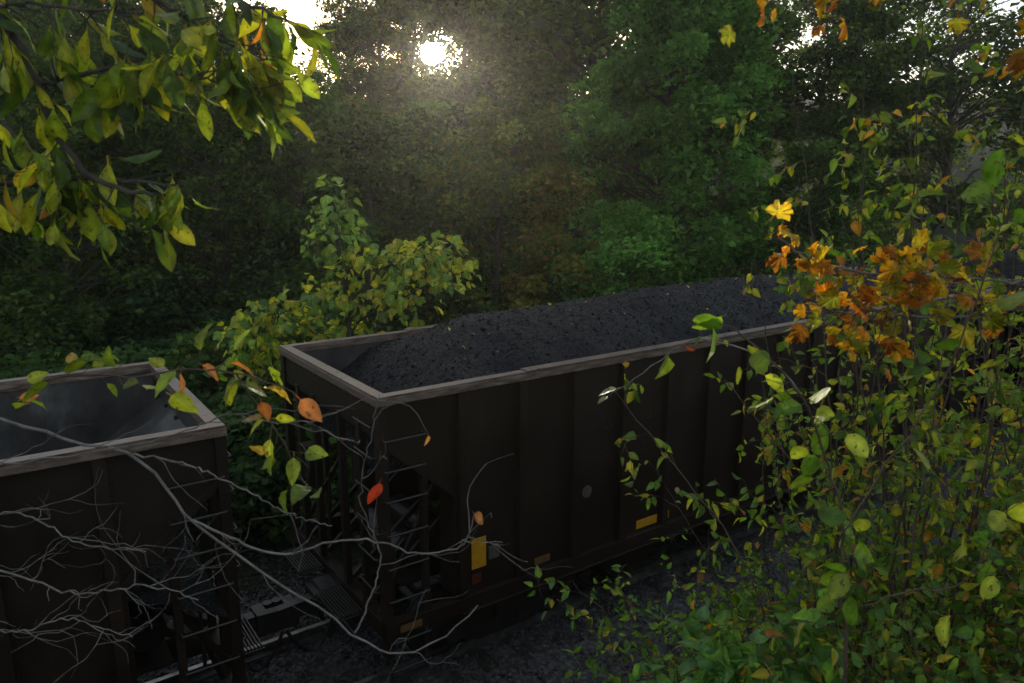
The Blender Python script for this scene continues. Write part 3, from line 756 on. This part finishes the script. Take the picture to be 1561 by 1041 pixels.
def left_leafy():
    mb=MB(); g=float(gz(-2.2,1.9))
    mb.tube(smooth_path([(-2.2,1.9,g-0.2),(-2.1,1.95,5.0),(-1.9,2.0,5.5),(-1.6,2.0,5.55)],14),np.linspace(0.012,0.006,13)[:13],6,1)
    q=smooth_path([(-1.65,2.0,5.54),(-1.43,2.0,5.53),(-1.2,2.0,5.585),(-1.06,1.98,5.58),(-0.88,1.95,5.61),(-0.75,1.95,5.60),(-0.62,1.95,5.56)],30,0.003)
    mb.tube(q,np.linspace(0.005,0.0018,len(q)),5,1)
    q2=smooth_path([(-0.75,1.95,5.6),(-0.68,1.95,5.48),(-0.62,1.95,5.38),(-0.60,1.95,5.30)],14,0.003); mb.tube(q2,np.linspace(0.003,0.0015,len(q2)),5,1)
    S=[]
    for qq in (q,q2):
        for i in range(3,len(qq)):
            if rng.random()<0.9:
                ss=[]; d=(qq[i]-qq[i-1])/np.linalg.norm(qq[i]-qq[i-1])
                grow(mb,qq[i],d+rng.normal(size=3)*0.6,rng.uniform(0.03,0.08),0.0015,0,ss,0.3,0.02,nseg=2); S.append(ss[-1]); 
                if rng.random()<0.5: S.append(ss[0])
    put_leaves(mb,S,T_ov7,0.072,[(0.22,0.26,0.03),(0.13,0.19,0.025),(0.32,0.22,0.05),(0.36,0.14,0.06)],[0.38,0.4,0.12,0.10],down=0.1,side=0.8,up=1.2)
    return mb.build("dogwood_shrub",[M_leafN,M_stem])
left_leafy()

def right_tree():
    mb=MB(); g=float(gz(3.4,2.6))
    mb.tube(smooth_path([(3.5,2.6,g-0.3),(3.4,2.6,5),(3.3,2.6,7),(3.4,2.7,9)],12),np.linspace(0.11,0.05,13),10,1)
    paths=[([(3.4,2.6,5.4),(2.4,2.4,5.58),(1.61,2.3,5.72),(1.27,2.3,5.80),(0.96,2.3,5.86),(0.82,2.3,5.94)],0.009),
      ([(3.4,2.6,5.6),(2.2,2.3,5.76),(1.65,2.25,5.80),(1.35,2.25,5.82),(1.15,2.25,5.84)],0.007),
      ([(1.61,2.3,5.72),(1.3,2.25,5.70),(1.1,2.25,5.72),(0.98,2.25,5.71)],0.005),
      ([(3.35,2.6,7.0),(2.3,2.4,6.88),(1.55,2.3,6.72),(1.2,2.3,6.68),(0.98,2.3,6.66),(0.75,2.3,6.63)],0.009),
      ([(2.3,2.4,6.85),(1.8,2.2,6.6),(1.6,2.15,6.48),(1.45,2.1,6.45)],0.006)]
    for k,(P,r) in enumerate(paths):
        q=smooth_path(P,32,0.004); mb.tube(q,np.linspace(r,r*0.3,len(q)),7,2,cap=False)
        S=[]
        for i in range(8,len(q)):
            if q[i][0]>1.8: continue
            for _ in range(2):
              if rng.random()<0.7:
                d=q[i]-q[i-1]; d/=np.linalg.norm(d)
                grow(mb,q[i],d+rng.normal(size=3)*0.7,rng.uniform(0.05,0.15),0.0018,0,S,0.3,0.03,nseg=2)
        for tm in T_maples:
            put_leaves(mb,S,tm,0.076,LO+LY[:2],None,prob=0.19 if k<3 else 0.16,down=0.2,side=0.8,up=0.5)
    return mb.build("maple_tree",[M_leafN,M_bark,M_twig])
right_tree()

def right_vine():
    mb=MB(); g=float(gz(1.1,2.0))
    q=smooth_path([(1.1,2.0,g-0.1),(1.02,2.0,4.61),(0.98,2.0,4.9),(0.964,2.0,5.13),(0.91,2.0,5.3),(0.83,2.0,5.49),(0.72,2.0,5.62),(0.593,2.0,5.72)],44,0.003)
    mb.tube(q,np.linspace(0.006,0.002,len(q)),6,1)
    q2=smooth_path([(0.96,2.0,5.1),(1.1,2.05,5.3),(1.25,2.05,5.6),(1.33,2.05,5.95),(1.30,2.05,6.08)],24,0.003); mb.tube(q2,np.linspace(0.003,0.002,len(q2)),5,1)
    q3=smooth_path([(0.99,2.0,4.85),(1.15,1.95,4.95),(1.3,1.95,4.98),(1.4,1.95,5.2)],20,0.003); mb.tube(q3,np.linspace(0.003,0.002,len(q3)),5,1)
    q4=smooth_path([(0.83,2.0,5.49),(0.75,2.1,5.60),(0.60,2.3,5.62),(0.52,2.4,5.55),(0.42,2.45,5.45),(0.34,2.5,5.38)],24,0.003); mb.tube(q4,np.linspace(0.003,0.0015,len(q4)),5,2)
    S=[]
    for qq,pr in ((q,0.50),(q2,0.35),(q3,0.5)):
        for i in range(6,len(qq)):
            if rng.random()<pr:
                ss=[]; d=(qq[i]-qq[i-1])/np.linalg.norm(qq[i]-qq[i-1])
                grow(mb,qq[i],d+rng.normal(size=3)*0.7,rng.uniform(0.03,0.08),0.0015,0,ss,0.3,0.02,nseg=2); S.append(ss[-1])
        S.append((qq[-1],np.array([-0.3,0,0.3])))
    put_leaves(mb,S,T_round,0.085,[(0.13,0.22,0.028),(0.08,0.17,0.022),(0.22,0.27,0.035)],down=0.3,side=0.8,up=0.3)
    S=[(q4[-1],np.array([-0.5,0,-0.3])),(q4[-3],np.array([-0.5,0,-0.1])),(q4[12],np.array([-0.3,0,-0.5])),(q4[10],np.array([0.1,0,0.5]))]
    put_leaves(mb,S[:2],T_ov7,0.07,[(0.3,0.33,0.2)],down=0.3,side=0.4); put_leaves(mb,S[2:3],T_ov7,0.10,[(0.14,0.22,0.03)],down=0.1,side=0.5); put_leaves(mb,S[3:],T_ov7,0.075,[(0.16,0.035,0.02)],down=0.1,side=0.5)
    return mb.build("climbing_vine",[M_leafN,M_stem,M_twig])
right_vine()

def shrub(name,x,y,top,nst,spread,leaf,pal,wt=None,lf=T_ov,lean=(0,0),r=0.012,tl=(0.25,0.6),prob=0.8,depth=1,step=2,down=0.5,lowskip=0.15):
    mb=MB(); g=float(gz(x,y)); S=[]
    for k in range(nst):
        b=np.array([x+rng.normal()*0.12*spread,y+rng.normal()*0.12*spread,g-0.1])
        t=np.array([x+lean[0]+rng.normal()*0.5*spread,y+lean[1]+rng.normal()*0.4*spread,g+(top-g)*rng.uniform(0.65,1.0)])
        m=(b+t)/2+np.array([rng.normal()*0.12,rng.normal()*0.12,0.1*(top-g)])
        q=smooth_path([b,(b+m)/2,m,t],34,0.008); mb.tube(q,np.linspace(r,r*0.2,len(q)),5,1,cap=False)
        n=len(q)
        for i in range(int(n*lowskip),n,step):
            d=q[i]-q[i-1]; d/=np.linalg.norm(d); c=rng.normal(size=3)*np.array([1,1,0.5])+d*0.6
            fr=1-0.4*i/n
            grow(mb,q[i],c,rng.uniform(*tl)*fr,r*0.25,depth if rng.random()<0.6 else 0,S,0.4,0.06,(1,3),1,6,1.0,3)
    put_leaves(mb,S,lf,leaf,pal,wt,prob=prob,down=down,side=0.9,up=0.6)
    return mb.build(name,[M_leafS,M_stem])
PA=[(0.15,0.21,0.025),(0.09,0.16,0.025),(0.30,0.30,0.03),(0.34,0.17,0.03),(0.05,0.10,0.02)]
PW=[0.34,0.26,0.18,0.06,0.16]
for (x,y,top,n,l,ls) in [(2.3,4.4,7.3,5,(0.0,0),0.3),(3.0,4.8,7.7,5,(0,0),0.35),(2.8,5.6,7.2,5,(-0.1,0),0.35),(3.6,4.4,7.3,5,(0,0),0.3),(2.0,3.8,6.0,4,(-0.1,0),0.3),
                         (4.2,6.0,7.9,6,(0,0),0.35),(2.1,5.0,6.0,4,(-0.3,0.2),0.3),(3.2,3.9,6.6,4,(0,0),0.3),(2.6,4.0,6.6,4,(0,0),0.3),(2.4,4.2,7.2,3,(0.1,0),0.5),(3.3,5.2,7.4,5,(0.1,0),0.4)]:
    shrub("birch_sapling",x,y,top,n,1.0,0.078,PA,PW,lean=l,prob=0.92,step=2,lowskip=ls)
for (x,y,top) in [(1.3,4.6,3.5),(1.8,4.2,3.9),(2.3,4.0,4.2),(2.9,4.2,4.6),(1.5,5.4,3.3),(2.4,5.0,4.2),(3.3,5.2,4.6),(2.6,3.3,4.6),(1.9,3.4,4.1),(3.6,6.2,4.6),(2.2,3.0,4.4),(3.0,3.4,5.0)]:
    shrub("hazel_bush",x,y,top,6,1.0,0.075,[(0.08,0.17,0.03),(0.12,0.21,0.035),(0.055,0.11,0.025),(0.24,0.22,0.035),(0.22,0.10,0.03)],[0.34,0.30,0.18,0.14,0.04],prob=0.88,step=2,down=0.3,r=0.009)
for (x,y,top) in [(1.2,4.0,3.6),(1.4,3.5,3.9)]:
    shrub("hydrangea_bush",x,y,top,5,0.7,0.11,[(0.09,0.20,0.06),(0.12,0.24,0.07)],None,lf=T_heart,prob=0.8,step=2,down=0.15,r=0.008,tl=(0.15,0.35))
mb=MB(); N=42000
x=rng.uniform(-7,12,N); y=rng.uniform(0,14,N); u,v=uv_of(x,y); k=(v<-3.3)&(v>-9.5); x=x[k];y=y[k]; n=len(x)
P=np.stack([x,y,gz(x,y)+rng.random(n)**2*0.35],1)
mb.leaves(T_card,P,runit(n,0.9),runit(n,0.3),0.05+0.06*rng.random(n),pick([(0.05,0.08,0.02),(0.08,0.11,0.025),(0.10,0.075,0.03),(0.03,0.05,0.015)],n),0)
mb.build("bank_grass",[M_leafF])

# ------------------------------------------------------------------ light haze hanging in the valley
m,nt,out=mat_new("haze_air"); vs=nt.nodes.new("ShaderNodeVolumeScatter"); vs.inputs["Color"].default_value=(1,0.97,0.9,1)
vs.inputs["Density"].default_value=0.0007; vs.inputs["Anisotropy"].default_value=0.76
nt.links.new(vs.outputs[0],out.inputs["Volume"])
mb=MB(); mb.box((-90,-12,-6),(90,120,48)); mb.build("haze",[m])

# ------------------------------------------------------------------ light, sky
w=bpy.data.worlds.new("World"); scene.world=w; w.use_nodes=True
nt=w.node_tree; nt.nodes.clear(); N=nt.nodes; L=nt.links
out=N.new("ShaderNodeOutputWorld"); bg=N.new("ShaderNodeBackground"); bg.inputs[1].default_value=0.15
sky=N.new("ShaderNodeTexSky"); sky.sky_type='NISHITA'; sky.sun_disc=False; sky.sun_elevation=SUN_EL; sky.sun_rotation=SUN_AZ
sky.air_density=1.0; sky.dust_density=1.5; sky.ozone_density=1.0
L.new(sky.outputs[0],bg.inputs[0])
tc=N.new("ShaderNodeTexCoord"); dt=N.new("ShaderNodeVectorMath"); dt.operation='DOT_PRODUCT'; dt.inputs[1].default_value=tuple(SD)
nm=N.new("ShaderNodeVectorMath"); nm.operation='NORMALIZE'; L.new(tc.outputs["Generated"],nm.inputs[0]); L.new(nm.outputs[0],dt.inputs[0])
mx=N.new("ShaderNodeMath"); mx.operation='MAXIMUM'; mx.inputs[1].default_value=0; L.new(dt.outputs["Value"],mx.inputs[0])
def pw(e,s):
    a=N.new("ShaderNodeMath"); a.operation='POWER'; a.inputs[1].default_value=e; L.new(mx.outputs[0],a.inputs[0])
    b=N.new("ShaderNodeMath"); b.operation='MULTIPLY'; b.inputs[1].default_value=s; L.new(a.outputs[0],b.inputs[0]); return b
a=pw(9000,60.0); b=pw(500,1.5)
s=N.new("ShaderNodeMath"); s.operation='ADD'; L.new(a.outputs[0],s.inputs[0]); L.new(b.outputs[0],s.inputs[1])
bg2=N.new("ShaderNodeBackground"); bg2.inputs[0].default_value=(1,0.93,0.78,1); L.new(s.outputs[0],bg2.inputs[1])
bg3=N.new("ShaderNodeBackground"); bg3.inputs[0].default_value=(0.88,0.95,1.0,1); bg3.inputs[1].default_value=0.44
ad=N.new("ShaderNodeAddShader"); L.new(bg.outputs[0],ad.inputs[0]); L.new(bg2.outputs[0],ad.inputs[1])
ad2=N.new("ShaderNodeAddShader"); L.new(ad.outputs[0],ad2.inputs[0]); L.new(bg3.outputs[0],ad2.inputs[1]); L.new(ad2.outputs[0],out.inputs[0])
sl=bpy.data.lights.new("sun",'SUN'); sl.energy=5; sl.angle=math.radians(0.5); sl.color=(1,0.88,0.68)
so=bpy.data.objects.new("sun",sl); COL.objects.link(so); so.rotation_euler=Vector(SD).to_track_quat('Z','Y').to_euler(); so.location=(-10,90,25)

# ------------------------------------------------------------------ camera
cd=bpy.data.cameras.new("camera"); co=bpy.data.objects.new("camera",cd); COL.objects.link(co)
co.location=(0,0,6.1); co.rotation_euler=(math.radians(90-11.94),0,0)
cd.lens=26.06; cd.sensor_width=36; cd.clip_start=0.05; cd.clip_end=3000
cd.dof.use_dof=True; cd.dof.focus_distance=9.5; cd.dof.aperture_fstop=6.3
scene.camera=co
scene.view_settings.view_transform='Standard'; scene.view_settings.look='None'; scene.view_settings.exposure=0
